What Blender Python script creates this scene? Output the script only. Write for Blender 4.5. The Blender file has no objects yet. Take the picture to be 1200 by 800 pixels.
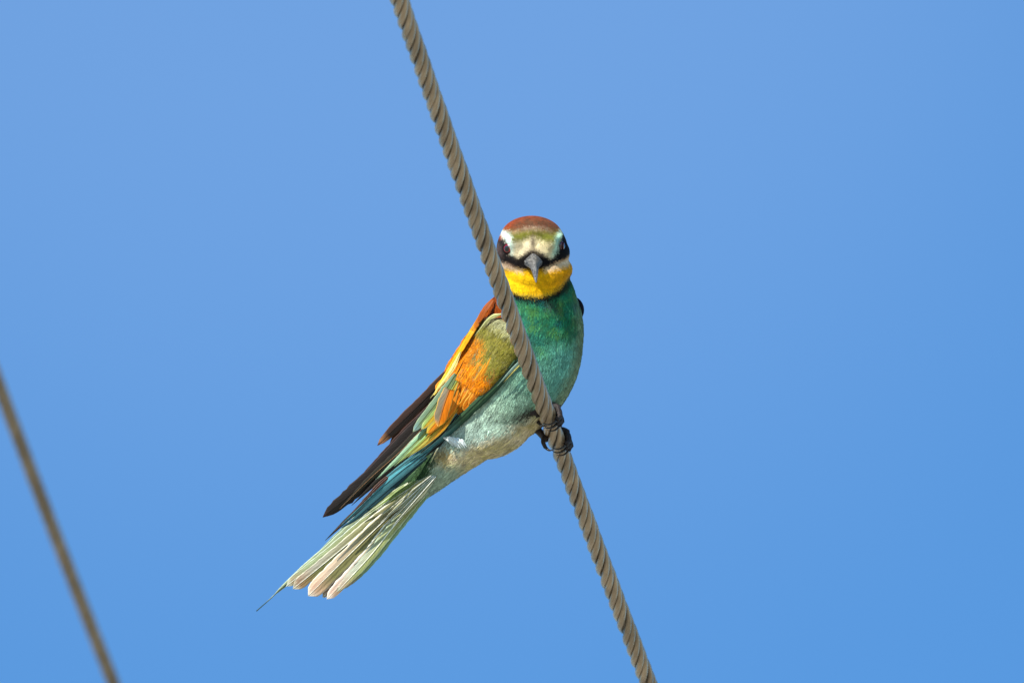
import bpy, math, random
import numpy as np
from mathutils import Matrix, Vector
from mathutils.bvhtree import BVHTree
from mathutils.kdtree import KDTree

random.seed(7)
RNG = np.random.default_rng(11)
S = 0.00034                      # metres per drawing unit (bee-eater scale)
ELEV = math.radians(30)          # the view looks up by this angle
DIST = 7.0                       # metres from lens to bird
D = DIST / S
GRIP = Vector((0.0, 6.3, 5.3))   # where the feet hold the cable
FRAME = Matrix.Translation(GRIP) @ Matrix.Rotation(ELEV, 4, 'X')

# ------------------------------------------------------------------ camera
scene = bpy.context.scene
COL = scene.collection
cam_d = bpy.data.cameras.new("camera")
cam = bpy.data.objects.new("camera", cam_d)
COL.objects.link(cam)
cam.matrix_world = FRAME @ Matrix.Translation(Vector((-50 * S, -DIST, 100 * S))) @ Matrix.Rotation(math.radians(90), 4, 'X')
cam_d.sensor_width = 36
cam_d.lens = 36 * DIST / (1200 * S)
cam_d.clip_start = 0.1
cam_d.clip_end = 20000
cam_d.dof.use_dof = True
cam_d.dof.focus_distance = DIST - 0.012
cam_d.dof.aperture_fstop = 32.0
scene.camera = cam

# ------------------------------------------------------------------ light
VEIL_OFFSET = (19.565, 11.797, 6.394)
SUN_LOCAL = Vector((-0.43, -0.48, 0.765)).normalized()   # towards the sun, in the tilted frame
sun_dir = (FRAME.to_3x3() @ SUN_LOCAL).normalized()
sun_el = math.asin(sun_dir.z)
sun_az = math.atan2(sun_dir.x, sun_dir.y)
world = bpy.data.worlds.new("World")
scene.world = world
world.use_nodes = True
nt = world.node_tree
bg = nt.nodes["Background"]
sky = nt.nodes.new("ShaderNodeTexSky")
sky.sky_type = 'NISHITA'
sky.sun_disc = False
sky.sun_elevation = sun_el
sky.sun_rotation = sun_az
sky.altitude = 0
sky.air_density = 1.15
sky.dust_density = 0.0
sky.ozone_density = 9.0
tint = nt.nodes.new("ShaderNodeVectorMath"); tint.operation = 'MULTIPLY'; tint.inputs[1].default_value = (.76, .95, .92)
nt.links.new(sky.outputs[0], tint.inputs[0])
# faint high veil of thin cloud, spread over the whole sky
wtc = nt.nodes.new("ShaderNodeTexCoord")
woff = nt.nodes.new("ShaderNodeVectorMath"); woff.operation = 'ADD'; woff.inputs[1].default_value = VEIL_OFFSET
wn = nt.nodes.new("ShaderNodeTexNoise"); wn.inputs["Scale"].default_value = 9.0; wn.inputs["Detail"].default_value = 0.0
wr = nt.nodes.new("ShaderNodeMapRange"); wr.interpolation_type = 'SMOOTHSTEP'
wr.inputs["From Min"].default_value = .35; wr.inputs["From Max"].default_value = .65
wr.inputs["To Min"].default_value = 0.0; wr.inputs["To Max"].default_value = .34
nt.links.new(wtc.outputs["Generated"], woff.inputs[0]); nt.links.new(woff.outputs[0], wn.inputs["Vector"]); nt.links.new(wn.outputs["Fac"], wr.inputs["Value"])
wadd = nt.nodes.new("ShaderNodeVectorMath"); wadd.operation = 'ADD'
nt.links.new(tint.outputs[0], wadd.inputs[0]); nt.links.new(wr.outputs[0], wadd.inputs[1])
nt.links.new(wadd.outputs[0], bg.inputs[0])
bg.inputs[1].default_value = 0.15
sun_d = bpy.data.lights.new("sun", 'SUN')
sun_d.energy = 4.3
sun_d.angle = math.radians(0.53)
sun_d.color = (1.0, 0.95, 0.87)
sun = bpy.data.objects.new("sun", sun_d)
COL.objects.link(sun)
sun.location = (0, 0, 30)
sun.rotation_euler = sun_dir.to_track_quat('Z', 'Y').to_euler()
scene.view_settings.view_transform = 'Standard'
scene.view_settings.look = 'None'
scene.view_settings.exposure = 0.53
scene.view_settings.gamma = 1.0

# ------------------------------------------------------------------ helpers
def lin(c):
    c = np.asarray(c, float) / 255.0
    return np.where(c <= 0.04045, c / 12.92, ((c + 0.055) / 1.055) ** 2.4)

def tag(o, label=None, cat=None, group=None, kind=None):
    if label: o["label"] = label
    if cat: o["category"] = cat
    if group: o["group"] = group
    if kind: o["kind"] = kind
    return o

def empty(name, mat):
    o = bpy.data.objects.new(name, None)
    o.empty_display_size = 0.02
    COL.objects.link(o)
    o.matrix_world = mat
    return o

def to_local(p):
    """drawing units (x right, y down, d away) -> metres in the tilted frame, origin at the grip"""
    p = np.asarray(p, float)
    out = np.empty_like(p)
    out[..., 0] = (p[..., 0] - 650) * S
    out[..., 1] = p[..., 2] * S
    out[..., 2] = (500 - p[..., 1]) * S
    return out

def mesh_obj(name, pts, faces, mat, parent=None, col=None, uv=None, smooth=True):
    me = bpy.data.meshes.new(name)
    v = to_local(pts)
    faces_flat = []
    if isinstance(faces, np.ndarray):
        n, k = faces.shape
        me.vertices.add(len(v)); me.vertices.foreach_set("co", v.ravel())
        me.loops.add(n * k); me.loops.foreach_set("vertex_index", faces.astype(np.int32).ravel())
        me.polygons.add(n); me.polygons.foreach_set("loop_start", np.arange(0, n * k, k, dtype=np.int32))
        me.update(calc_edges=True)
    else:
        me.from_pydata([tuple(a) for a in v], [], faces)
    me.polygons.foreach_set("use_smooth", [smooth] * len(me.polygons))
    if col is not None:
        a = me.color_attributes.new("Col", 'FLOAT_COLOR', 'POINT')
        c = np.ones((len(v), 4)); c[:, :3] = np.clip(col, 0, 1)
        a.data.foreach_set("color", c.ravel())
    if uv is not None:
        l = me.uv_layers.new(name="UVMap")
        idx = np.empty(len(me.loops), dtype=np.int32); me.loops.foreach_get("vertex_index", idx)
        l.data.foreach_set("uv", np.asarray(uv)[idx].astype(np.float32).ravel())
    me.validate()
    me.materials.append(mat)
    o = bpy.data.objects.new(name, me)
    COL.objects.link(o)
    if parent: o.parent = parent
    return o

def new_mat(name):
    m = bpy.data.materials.new(name); m.use_nodes = True
    t = m.node_tree
    return m, t, t.nodes["Principled BSDF"], t.links

# ------------------------------------------------------------------ materials
def ground_mat():
    m, t, b, L = new_mat("dry_ground")
    n = t.nodes.new("ShaderNodeTexNoise"); n.inputs["Scale"].default_value = 0.7; n.inputs["Detail"].default_value = 10
    r = t.nodes.new("ShaderNodeValToRGB")
    r.color_ramp.elements[0].color = (.36, .32, .23, 1); r.color_ramp.elements[1].color = (.52, .47, .36, 1)
    tc = t.nodes.new("ShaderNodeTexCoord")
    L.new(tc.outputs["Object"], n.inputs["Vector"]); L.new(n.outputs["Fac"], r.inputs[0]); L.new(r.outputs[0], b.inputs["Base Color"])
    b.inputs["Roughness"].default_value = .9
    return m

def attr_mat(name, rough=.7, spec=.2, barbs=0.0, bump=0.0, noise=0.0, sheen=0.0):
    m, t, b, L = new_mat(name)
    a = t.nodes.new("ShaderNodeAttribute"); a.attribute_name = "Col"
    out = a.outputs["Color"]
    b.inputs["Roughness"].default_value = rough
    b.inputs["Specular IOR Level"].default_value = spec
    b.inputs["Sheen Weight"].default_value = sheen
    b.inputs["Sheen Roughness"].default_value = .5
    if noise:
        tc = t.nodes.new("ShaderNodeTexCoord")
        n = t.nodes.new("ShaderNodeTexNoise"); n.inputs["Scale"].default_value = 900; n.inputs["Detail"].default_value = 3
        L.new(tc.outputs["Object"], n.inputs["Vector"])
        mr = t.nodes.new("ShaderNodeMapRange"); mr.inputs["From Min"].default_value = .3; mr.inputs["From Max"].default_value = .7
        mr.inputs["To Min"].default_value = 1 - noise; mr.inputs["To Max"].default_value = 1 + noise
        L.new(n.outputs["Fac"], mr.inputs["Value"])
        mx = t.nodes.new("ShaderNodeVectorMath"); mx.operation = 'SCALE'
        L.new(out, mx.inputs[0]); L.new(mr.outputs[0], mx.inputs["Scale"]); out = mx.outputs[0]
    if barbs:
        uvn = t.nodes.new("ShaderNodeUVMap"); uvn.uv_map = "UVMap"
        sp = t.nodes.new("ShaderNodeSeparateXYZ"); L.new(uvn.outputs[0], sp.inputs[0])
        # uv in drawing units: x along the shaft, y across; barbs sweep towards the tip
        ab = t.nodes.new("ShaderNodeMath"); ab.operation = 'ABSOLUTE'; L.new(sp.outputs["Y"], ab.inputs[0])
        k = t.nodes.new("ShaderNodeMath"); k.operation = 'MULTIPLY'; k.inputs[1].default_value = 3.2; L.new(ab.outputs[0], k.inputs[0])
        su = t.nodes.new("ShaderNodeMath"); su.operation = 'SUBTRACT'; L.new(sp.outputs["X"], su.inputs[0]); L.new(k.outputs[0], su.inputs[1])
        sc = t.nodes.new("ShaderNodeMath"); sc.operation = 'MULTIPLY'; sc.inputs[1].default_value = .33; L.new(su.outputs[0], sc.inputs[0])
        cb = t.nodes.new("ShaderNodeCombineXYZ"); L.new(sc.outputs[0], cb.inputs["X"])
        y2 = t.nodes.new("ShaderNodeMath"); y2.operation = 'MULTIPLY'; y2.inputs[1].default_value = .22; L.new(sp.outputs["Y"], y2.inputs[0])
        L.new(y2.outputs[0], cb.inputs["Y"])
        oi = t.nodes.new("ShaderNodeObjectInfo"); m9 = t.nodes.new("ShaderNodeMath"); m9.operation = 'MULTIPLY'; m9.inputs[1].default_value = 60
        L.new(oi.outputs["Random"], m9.inputs[0]); L.new(m9.outputs[0], cb.inputs["Z"])
        n = t.nodes.new("ShaderNodeTexNoise"); n.inputs["Scale"].default_value = 1.0; n.inputs["Detail"].default_value = 3
        L.new(cb.outputs[0], n.inputs["Vector"])
        mr = t.nodes.new("ShaderNodeMapRange"); mr.inputs["From Min"].default_value = .32; mr.inputs["From Max"].default_value = .68
        mr.inputs["To Min"].default_value = 1 - barbs; mr.inputs["To Max"].default_value = 1 + barbs
        L.new(n.outputs["Fac"], mr.inputs["Value"])
        mx = t.nodes.new("ShaderNodeVectorMath"); mx.operation = 'SCALE'
        L.new(out, mx.inputs[0]); L.new(mr.outputs[0], mx.inputs["Scale"]); out = mx.outputs[0]
        if bump:
            bp = t.nodes.new("ShaderNodeBump"); bp.inputs["Strength"].default_value = bump; bp.inputs["Distance"].default_value = S * .6
            L.new(n.outputs["Fac"], bp.inputs["Height"]); L.new(bp.outputs[0], b.inputs["Normal"])
    L.new(out, b.inputs["Base Color"])
    return m

M_PLUME = attr_mat("plumage_barbs", .8, .12, sheen=.05)
M_SKIN = attr_mat("body_down", .9, .05, noise=.15)
M_FEATHER = attr_mat("feather_vane", .62, .25, barbs=.20, bump=.35)

def horn_mat():
    m, t, b, L = new_mat("beak_horn")
    tc = t.nodes.new("ShaderNodeTexCoord")
    n = t.nodes.new("ShaderNodeTexNoise"); n.inputs["Scale"].default_value = 1500; n.inputs["Detail"].default_value = 6; n.inputs["Roughness"].default_value = .75
    r = t.nodes.new("ShaderNodeValToRGB")
    r.color_ramp.elements[0].position = .46; r.color_ramp.elements[0].color = (.012, .013, .02, 1)
    r.color_ramp.elements[1].position = .57; r.color_ramp.elements[1].color = (.32, .30, .26, 1)
    L.new(tc.outputs["Object"], n.inputs["Vector"]); L.new(n.outputs["Fac"], r.inputs[0]); L.new(r.outputs[0], b.inputs["Base Color"])
    b.inputs["Roughness"].default_value = .38
    return m

def foot_mat():
    m, t, b, L = new_mat("scaly_foot")
    tc = t.nodes.new("ShaderNodeTexCoord")
    n = t.nodes.new("ShaderNodeTexVoronoi"); n.inputs["Scale"].default_value = 1300
    r = t.nodes.new("ShaderNodeValToRGB")
    r.color_ramp.elements[0].color = (.045, .03, .024, 1); r.color_ramp.elements[1].color = (.008, .006, .007, 1)
    L.new(tc.outputs["Object"], n.inputs["Vector"]); L.new(n.outputs["Distance"], r.inputs[0]); L.new(r.outputs[0], b.inputs["Base Color"])
    bp = t.nodes.new("ShaderNodeBump"); bp.inputs["Distance"].default_value = S * .8; bp.inputs["Strength"].default_value = .8; bp.invert = True
    L.new(n.outputs["Distance"], bp.inputs["Height"]); L.new(bp.outputs[0], b.inputs["Normal"])
    b.inputs["Roughness"].default_value = .62; b.inputs["Specular IOR Level"].default_value = .35
    return m

def claw_mat():
    m, t, b, L = new_mat("claw_horn")
    tc = t.nodes.new("ShaderNodeTexCoord")
    n = t.nodes.new("ShaderNodeTexNoise"); n.inputs["Scale"].default_value = 900
    r = t.nodes.new("ShaderNodeValToRGB")
    r.color_ramp.elements[0].color = (.006, .006, .008, 1); r.color_ramp.elements[1].color = (.035, .028, .025, 1)
    L.new(tc.outputs["Object"], n.inputs["Vector"]); L.new(n.outputs["Fac"], r.inputs[0]); L.new(r.outputs[0], b.inputs["Base Color"])
    b.inputs["Roughness"].default_value = .22
    return m

def cable_mat(name, dark, light):
    m, t, b, L = new_mat(name)
    uvn = t.nodes.new("ShaderNodeUVMap"); uvn.uv_map = "UVMap"
    mp = t.nodes.new("ShaderNodeMapping"); mp.inputs["Scale"].default_value = (.035, .9, 1)
    L.new(uvn.outputs[0], mp.inputs[0])
    oi = t.nodes.new("ShaderNodeObjectInfo")
    cb = t.nodes.new("ShaderNodeCombineXYZ"); k = t.nodes.new("ShaderNodeMath"); k.operation = 'MULTIPLY'; k.inputs[1].default_value = 40
    L.new(oi.outputs["Random"], k.inputs[0]); L.new(k.outputs[0], cb.inputs["Z"])
    ad = t.nodes.new("ShaderNodeVectorMath"); ad.operation = 'ADD'; L.new(mp.outputs[0], ad.inputs[0]); L.new(cb.outputs[0], ad.inputs[1])
    n = t.nodes.new("ShaderNodeTexNoise"); n.inputs["Scale"].default_value = 1.4; n.inputs["Detail"].default_value = 5; n.inputs["Roughness"].default_value = .65
    L.new(ad.outputs[0], n.inputs["Vector"])
    r = t.nodes.new("ShaderNodeValToRGB")
    r.color_ramp.elements[0].position = .3; r.color_ramp.elements[0].color = (*dark, 1)
    r.color_ramp.elements[1].position = .7; r.color_ramp.elements[1].color = (*light, 1)
    L.new(n.outputs["Fac"], r.inputs[0])
    tc = t.nodes.new("ShaderNodeTexCoord"); n2 = t.nodes.new("ShaderNodeTexNoise"); n2.inputs["Scale"].default_value = 85; n2.inputs["Detail"].default_value = 6
    L.new(tc.outputs["Object"], n2.inputs["Vector"])
    st = t.nodes.new("ShaderNodeMapRange"); st.inputs["From Min"].default_value = .35; st.inputs["From Max"].default_value = .62; st.inputs["To Min"].default_value = .72; st.inputs["To Max"].default_value = 1.08
    L.new(n2.outputs["Fac"], st.inputs["Value"])
    sc = t.nodes.new("ShaderNodeVectorMath"); sc.operation = 'SCALE'; L.new(r.outputs[0], sc.inputs[0]); L.new(st.outputs[0], sc.inputs["Scale"])
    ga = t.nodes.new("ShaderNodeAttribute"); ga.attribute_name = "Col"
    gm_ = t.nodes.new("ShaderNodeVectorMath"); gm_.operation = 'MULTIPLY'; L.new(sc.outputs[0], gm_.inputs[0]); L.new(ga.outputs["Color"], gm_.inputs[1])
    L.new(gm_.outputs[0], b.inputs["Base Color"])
    b.inputs["Metallic"].default_value = .25; b.inputs["Roughness"].default_value = .36
    bp = t.nodes.new("ShaderNodeBump"); bp.inputs["Distance"].default_value = S * .5; bp.inputs["Strength"].default_value = .35
    L.new(n.outputs["Fac"], bp.inputs["Height"]); L.new(bp.outputs[0], b.inputs["Normal"])
    return m

M_HORN = horn_mat(); M_FOOT = foot_mat(); M_CLAW = claw_mat()
M_CABLE = cable_mat("weathered_steel", (.30, .20, .11), (.60, .45, .28))
M_CABLE2 = cable_mat("weathered_steel_far", (.30, .21, .12), (.44, .32, .19))

# ------------------------------------------------------------------ ground (below the frame, lights the bird from underneath)
gm = bpy.data.meshes.new("ground")
R = 6000
gm.from_pydata([(-R, -R, 0), (R, -R, 0), (R, R, 0), (-R, R, 0)], [], [(0, 1, 2, 3)])
gm.materials.append(ground_mat())
g = bpy.data.objects.new("ground", gm); COL.objects.link(g)
tag(g, kind="structure")

# ------------------------------------------------------------------ tubes
def frames(path):
    path = np.asarray(path, float)
    T = np.gradient(path, axis=0); T /= np.linalg.norm(T, axis=1)[:, None]
    ref = np.array([0, 0, 1.0]) if abs(T[0][2]) < .9 else np.array([1.0, 0, 0])
    N = np.empty_like(T)
    n = ref - T[0] * ref.dot(T[0]); n /= np.linalg.norm(n)
    for i, tt in enumerate(T):
        n = n - tt * n.dot(tt); n /= np.linalg.norm(n); N[i] = n
    return T, N, np.cross(T, N)

def tube(path, radii, seg=8, squash=1.0):
    path = np.asarray(path, float); radii = np.broadcast_to(radii, (len(path),))
    T, N, B = frames(path)
    th = np.linspace(0, 2 * math.pi, seg, endpoint=False)
    pts = path[:, None] + radii[:, None, None] * (np.cos(th)[None, :, None] * N[:, None] + squash * np.sin(th)[None, :, None] * B[:, None])
    n = len(path); pts = pts.reshape(-1, 3)
    i = np.arange(n - 1)[:, None] * seg; j = np.arange(seg)[None]; j2 = (j + 1) % seg
    f = np.stack([i + j, i + j2, i + seg + j2, i + seg + j], -1).reshape(-1, 4)
    faces = [tuple(int(q) for q in a) for a in f]
    faces.append(tuple(range(seg - 1, -1, -1))); faces.append(tuple((n - 1) * seg + q for q in range(seg)))
    return pts, faces

def join(parts):
    P, F, o = [], [], 0
    for p, f in parts:
        P.append(np.asarray(p)); F += [tuple(int(i) + o for i in a) for a in f]; o += len(p)
    return np.vstack(P), F

def bez(pts, n):
    """smooth Catmull-Rom curve through the given points"""
    pts = np.asarray(pts, float)
    if len(pts) == 2:
        t = np.linspace(0, 1, n)[:, None]; return pts[0] * (1 - t) + pts[1] * t
    P = np.vstack([2 * pts[0] - pts[1], pts, 2 * pts[-1] - pts[-2]])
    k = len(pts) - 1
    u = np.linspace(0, k - 1e-9, n); i = u.astype(int); f = (u - i)[:, None]
    p0, p1, p2, p3 = P[i], P[i + 1], P[i + 2], P[i + 3]
    return .5 * ((2 * p1) + (-p0 + p2) * f + (2 * p0 - 5 * p1 + 4 * p2 - p3) * f ** 2 + (-p0 + 3 * p1 - 3 * p2 + p3) * f ** 3)

# ------------------------------------------------------------------ cables
RUN = 1 / math.tan(ELEV)      # a level cable recedes this much per unit it drops in view

def cable_line(fx, y0, d0, ya, yb, step):
    y = np.arange(ya, yb, step, dtype=float)
    d = d0 + RUN * (y - y0)
    k = 1 + d / D
    return np.stack([600 + (fx(y) - 600) * k, 400 + (y - 400) * k, d], 1)

def build_cable(name, line, n, rc, rt, rr, pitch, mat, phase, hand, label, root_pt):
    root = empty(name, FRAME @ Matrix.Translation(Vector(to_local(root_pt))))
    off = np.asarray(root_pt, float) - np.array([650, 500, 0])
    tag(root, label, "cable")
    seg = np.linalg.norm(np.diff(line, axis=0), axis=1); s = np.concatenate([[0], np.cumsum(seg)])
    T, N, B = frames(line)
    mb = []
    def loft(c, u, v, name_, m):
        segs = u.shape[1]
        nn = len(c)
        pts = (c[:, None] + u + v).reshape(-1, 3) - off
        i = np.arange(nn - 1)[:, None] * segs; j = np.arange(segs)[None]; j2 = (j + 1) % segs
        f = np.stack([i + j, i + j2, i + segs + j2, i + segs + j], -1).reshape(-1, 4)
        uv = np.stack([np.repeat(s, segs), np.tile(np.arange(segs), nn)], 1)
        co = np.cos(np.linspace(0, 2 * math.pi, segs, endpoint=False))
        groove_shade = np.tile(.34 + .66 * np.clip((co + .05) / .6, 0, 1), nn) if segs > 8 else np.full(nn * segs, .3)      # shade between strands painted into the vertex colour, core evenly dark
        return mesh_obj(name_, pts, f, m, root, uv=uv, col=np.repeat(groove_shade[:, None], 3, axis=1))
    th = np.linspace(0, 2 * math.pi, 16, endpoint=False)
    for q in range(n):
        a = phase + hand * 2 * math.pi * s / pitch + 2 * math.pi * q / n + .10 * np.sin(s / 310 + q) + .07 * np.sin(s / 127 + 2.3 * q)
        k_ = RNG.uniform(.95, 1.06)
        rad = np.cos(a)[:, None] * N + np.sin(a)[:, None] * B
        c = line + rc * rad
        Tt = np.gradient(c, axis=0); Tt /= np.linalg.norm(Tt, axis=1)[:, None]
        tan = np.cross(Tt, rad)
        ct, st = np.cos(th), np.sin(th)
        ct = np.sign(ct) * abs(ct) ** .95
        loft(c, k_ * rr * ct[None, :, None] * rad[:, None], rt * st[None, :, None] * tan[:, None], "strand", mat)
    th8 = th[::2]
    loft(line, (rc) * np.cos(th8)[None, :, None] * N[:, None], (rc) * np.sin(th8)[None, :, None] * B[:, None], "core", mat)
    return root

def main_x(y):
    yc = np.clip(y, -150, 950)
    base = 468 + .343 * yc + 2.73e-5 * yc ** 2
    return base + (y - yc) * (.343 + 2 * 2.73e-5 * yc)

line1 = cable_line(main_x, 500, 0, -1400, 5200, 3.2)
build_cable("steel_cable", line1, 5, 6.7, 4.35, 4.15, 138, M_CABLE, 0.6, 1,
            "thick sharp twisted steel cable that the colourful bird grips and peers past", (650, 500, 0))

def far_x(y):
    yc = np.clip(y, 300, 1000)
    q = yc - 448
    return -2.8 + .3717 * q + 3.77e-5 * q * q + (y - yc) * (.3717 + 2 * 3.77e-5 * q)

line2 = cable_line(far_x, 640, 5400, -1400, 4200, 6)
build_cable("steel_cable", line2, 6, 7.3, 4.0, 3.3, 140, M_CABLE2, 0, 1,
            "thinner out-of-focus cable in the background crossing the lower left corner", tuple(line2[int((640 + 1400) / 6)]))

# ------------------------------------------------------------------ bird body
bird = empty("bee_eater", FRAME)
tag(bird, "bee-eater with yellow throat, green breast and orange wing perched on the cable", "bird")

# centre x, y, depth, radius in view, radius in depth
STA = [(622, 300, -2, 30, 30), (625, 328, -6, 41, 40), (627, 350, 4, 49, 47), (626, 385, 13, 58.5, 53), (613, 430, 15, 62.5, 58),
       (584, 471, 15, 56, 50), (553, 507, 15, 38, 35), (524, 539, 17, 25, 22), (498, 566, 20, 17, 13), (474, 588, 22, 10, 7), (455, 605, 22, 3, 3)]

def body_loft():
    st = np.array(STA, float)
    cur = bez(st, 70)
    c = cur[:, [0, 1, 2]]
    T = np.gradient(c[:, :2], axis=0); T /= np.linalg.norm(T, axis=1)[:, None]
    P = np.stack([-T[:, 1], T[:, 0], np.zeros(len(T))], 1)
    th = np.linspace(0, 2 * math.pi, 40, endpoint=False)
    pts = c[:, None] + cur[:, 3][:, None, None] * np.cos(th)[None, :, None] * P[:, None] + cur[:, 4][:, None, None] * np.sin(th)[None, :, None] * np.array([0, 0, 1.0])
    n, seg = len(c), 40
    pts = pts.reshape(-1, 3)
    i = np.arange(n - 1)[:, None] * seg; j = np.arange(seg)[None]; j2 = (j + 1) % seg
    f = [tuple(int(q) for q in a) for a in np.stack([i + j, i + j2, i + seg + j2, i + seg + j], -1).reshape(-1, 4)]
    f.append(tuple(range(seg - 1, -1, -1))); f.append(tuple((n - 1) * seg + q for q in range(seg)))
    return pts, f

def ellipsoid(c, r, seg=28, rings=18, rot=0.0):
    pts = []
    for i in range(1, rings):
        a = math.pi * i / rings
        for j in range(seg):
            b = 2 * math.pi * j / seg
            pts.append((math.sin(a) * math.cos(b) * r[0], -math.cos(a) * r[1], math.sin(a) * math.sin(b) * r[2]))
    pts.append((0, -r[1], 0)); pts.append((0, r[1], 0))
    pts = np.array(pts)
    cr, sr = math.cos(rot), math.sin(rot)
    x, y = pts[:, 0] * cr - pts[:, 1] * sr, pts[:, 0] * sr + pts[:, 1] * cr
    pts[:, 0], pts[:, 1] = x, y
    pts += np.array(c)
    f = []
    for i in range(rings - 2):
        for j in range(seg):
            f.append((i * seg + j, i * seg + (j + 1) % seg, (i + 1) * seg + (j + 1) % seg, (i + 1) * seg + j))
    t0, t1 = (rings - 1) * seg, (rings - 1) * seg + 1
    for j in range(seg):
        f.append((t0, (j + 1) % seg, j)); f.append((t1, (rings - 2) * seg + j, (rings - 2) * seg + (j + 1) % seg))
    return pts, f

HEADC = np.array([623.5, 294, -14.0])
pts, fcs = join([body_loft(),
                 ellipsoid(HEADC, (42, 41, 46)),
                 ellipsoid((623, 279, -8), (37, 26, 46)),          # crown
                 ellipsoid((648, 296, -18), (20, 17, 30)),         # ear coverts
                 ellipsoid((599, 298, -18), (18, 15, 30)),
                 ellipsoid((607, 287, -50), (14, 9, 9), rot=.5),   # swollen brows over the eyes
                 ellipsoid((641, 287, -50), (14, 9, 9), rot=-.5),
                 ellipsoid((600, 283, -43), (12, 5, 10), rot=.8),   # brow ridges slanting to the bill
                 ellipsoid((652, 282, -38), (11, 5, 11), rot=-.8),
                 ellipsoid((625, 300, -50), (17, 11, 12)),         # beak base
                 ellipsoid((629, 318, -20), (38, 30, 33)),         # throat
                 ellipsoid((654, 316, -14), (17, 15, 28)),
                 ellipsoid((593, 370, 14), (25, 34, 26), rot=.5),  # mantle
                 ellipsoid((585, 499, 10), (50, 33, 38), rot=-.58),          # belly tuft
                 ])
tmp = bpy.data.meshes.new("body"); tmp.from_pydata([tuple(p) for p in pts], [], fcs)
tob = bpy.data.objects.new("body", tmp); COL.objects.link(tob)
# orient normals consistently
import bmesh
bm_ = bmesh.new(); bm_.from_mesh(tmp); bmesh.ops.recalc_face_normals(bm_, faces=bm_.faces); bm_.to_mesh(tmp); bm_.free()
md = tob.modifiers.new("r", 'REMESH'); md.mode = 'VOXEL'; md.voxel_size = 1.7
md2 = tob.modifiers.new("s", 'SMOOTH'); md2.factor = .6; md2.iterations = 16
dg = bpy.context.evaluated_depsgraph_get()
ev = tob.evaluated_get(dg); em = ev.to_mesh()
em.calc_loop_triangles()
BV = np.empty(len(em.vertices) * 3); em.vertices.foreach_get("co", BV); BV = BV.reshape(-1, 3).copy()
TRI = np.empty(len(em.loop_triangles) * 3, dtype=np.int32); em.loop_triangles.foreach_get("vertices", TRI); TRI = TRI.reshape(-1, 3).copy()
ev.to_mesh_clear(); bpy.data.objects.remove(tob); bpy.data.meshes.remove(tmp)

def vnormals(V, F):
    n = np.cross(V[F[:, 1]] - V[F[:, 0]], V[F[:, 2]] - V[F[:, 0]])
    out = np.zeros_like(V)
    for k in range(3): np.add.at(out, F[:, k], n)
    return out / (np.linalg.norm(out, axis=1)[:, None] + 1e-9)

BN = vnormals(BV, TRI)
# outward check
if np.mean(np.sum(BN * (BV - BV.mean(0)), 1)) < 0: BN = -BN; TRI = TRI[:, ::-1].copy()
bvh = BVHTree.FromPolygons([tuple(p) for p in BV], [tuple(int(i) for i in t) for t in TRI])

def front(x, y, miss=None):
    h = bvh.ray_cast(Vector((x, y, -400)), Vector((0, 0, 1)))
    return h[0].z if h[0] is not None else miss

# smooth height field of the camera side of the body, continued past its outline
GX, GY, GS = 360, 330, 4
gw, gh = 90, 80
HF = np.full((gh, gw), np.nan)
for j in range(gh):
    for i in range(gw):
        v = front(GX + i * GS, GY + j * GS)
        if v is not None: HF[j, i] = v
known = ~np.isnan(HF)
HF0 = np.where(known, HF, 14.0)
for it in range(60):                                   # diffuse outward
    b = (np.roll(HF0, 1, 0) + np.roll(HF0, -1, 0) + np.roll(HF0, 1, 1) + np.roll(HF0, -1, 1)) / 4
    HF0 = np.where(known, HF0, .97 * b + .03 * 12)
for it in range(3):
    HF0 = (HF0 + np.roll(HF0, 1, 0) + np.roll(HF0, -1, 0) + np.roll(HF0, 1, 1) + np.roll(HF0, -1, 1)) / 5

def surf(x, y):
    fx = np.clip((np.asarray(x, float) - GX) / GS, 0, gw - 1.001); fy = np.clip((np.asarray(y, float) - GY) / GS, 0, gh - 1.001)
    i, j = fx.astype(int), fy.astype(int); a, b = fx - i, fy - j
    return (HF0[j, i] * (1 - a) + HF0[j, i + 1] * a) * (1 - b) + (HF0[j + 1, i] * (1 - a) + HF0[j + 1, i + 1] * a) * b

# ---- pattern of the plumage
def sdist(x, y, poly):
    poly = np.asarray(poly, float)
    d = np.full(x.shape, 1e9); ins = np.zeros(x.shape, bool)
    for k in range(len(poly)):
        x1, y1 = poly[k]; x2, y2 = poly[(k + 1) % len(poly)]
        dx, dy = x2 - x1, y2 - y1
        t = np.clip(((x - x1) * dx + (y - y1) * dy) / (dx * dx + dy * dy + 1e-9), 0, 1)
        d = np.minimum(d, np.hypot(x - x1 - t * dx, y - y1 - t * dy))
        c = ((y1 > y) != (y2 > y)) & (x < (dx * (y - y1) / (dy if dy != 0 else 1e-9) + x1))
        ins ^= c
    return np.where(ins, d, -d)

def mask(x, y, poly, soft=2.0):
    t = np.clip(sdist(x, y, poly) / soft * .5 + .5, 0, 1)
    return (t * t * (3 - 2 * t))[:, None]

_ph = RNG.uniform(0, 6.28, (40, 3)); _dir = RNG.normal(size=(40, 3)); _dir /= np.linalg.norm(_dir, axis=1)[:, None]
def cnoise(P, size, seed=0):
    o = np.zeros(len(P)); A = 0
    for k in range(9):
        q = (k * 4 + seed) % 40
        f = 2 * math.pi / size * (1 + .35 * (k % 4)); w = 1 / (1 + .25 * (k % 4))
        o += w * np.sin(P @ _dir[q] * f + _ph[q, 0] * (seed + 1) + 1.7 * np.sin(P @ _dir[(q + 7) % 40] * f * .6 + _ph[q, 1])); A += w * .5
    return np.clip(o / A, -1.6, 1.6)[:, None]

def lerp(a, b, t): return a * (1 - t) + b * t

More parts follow.
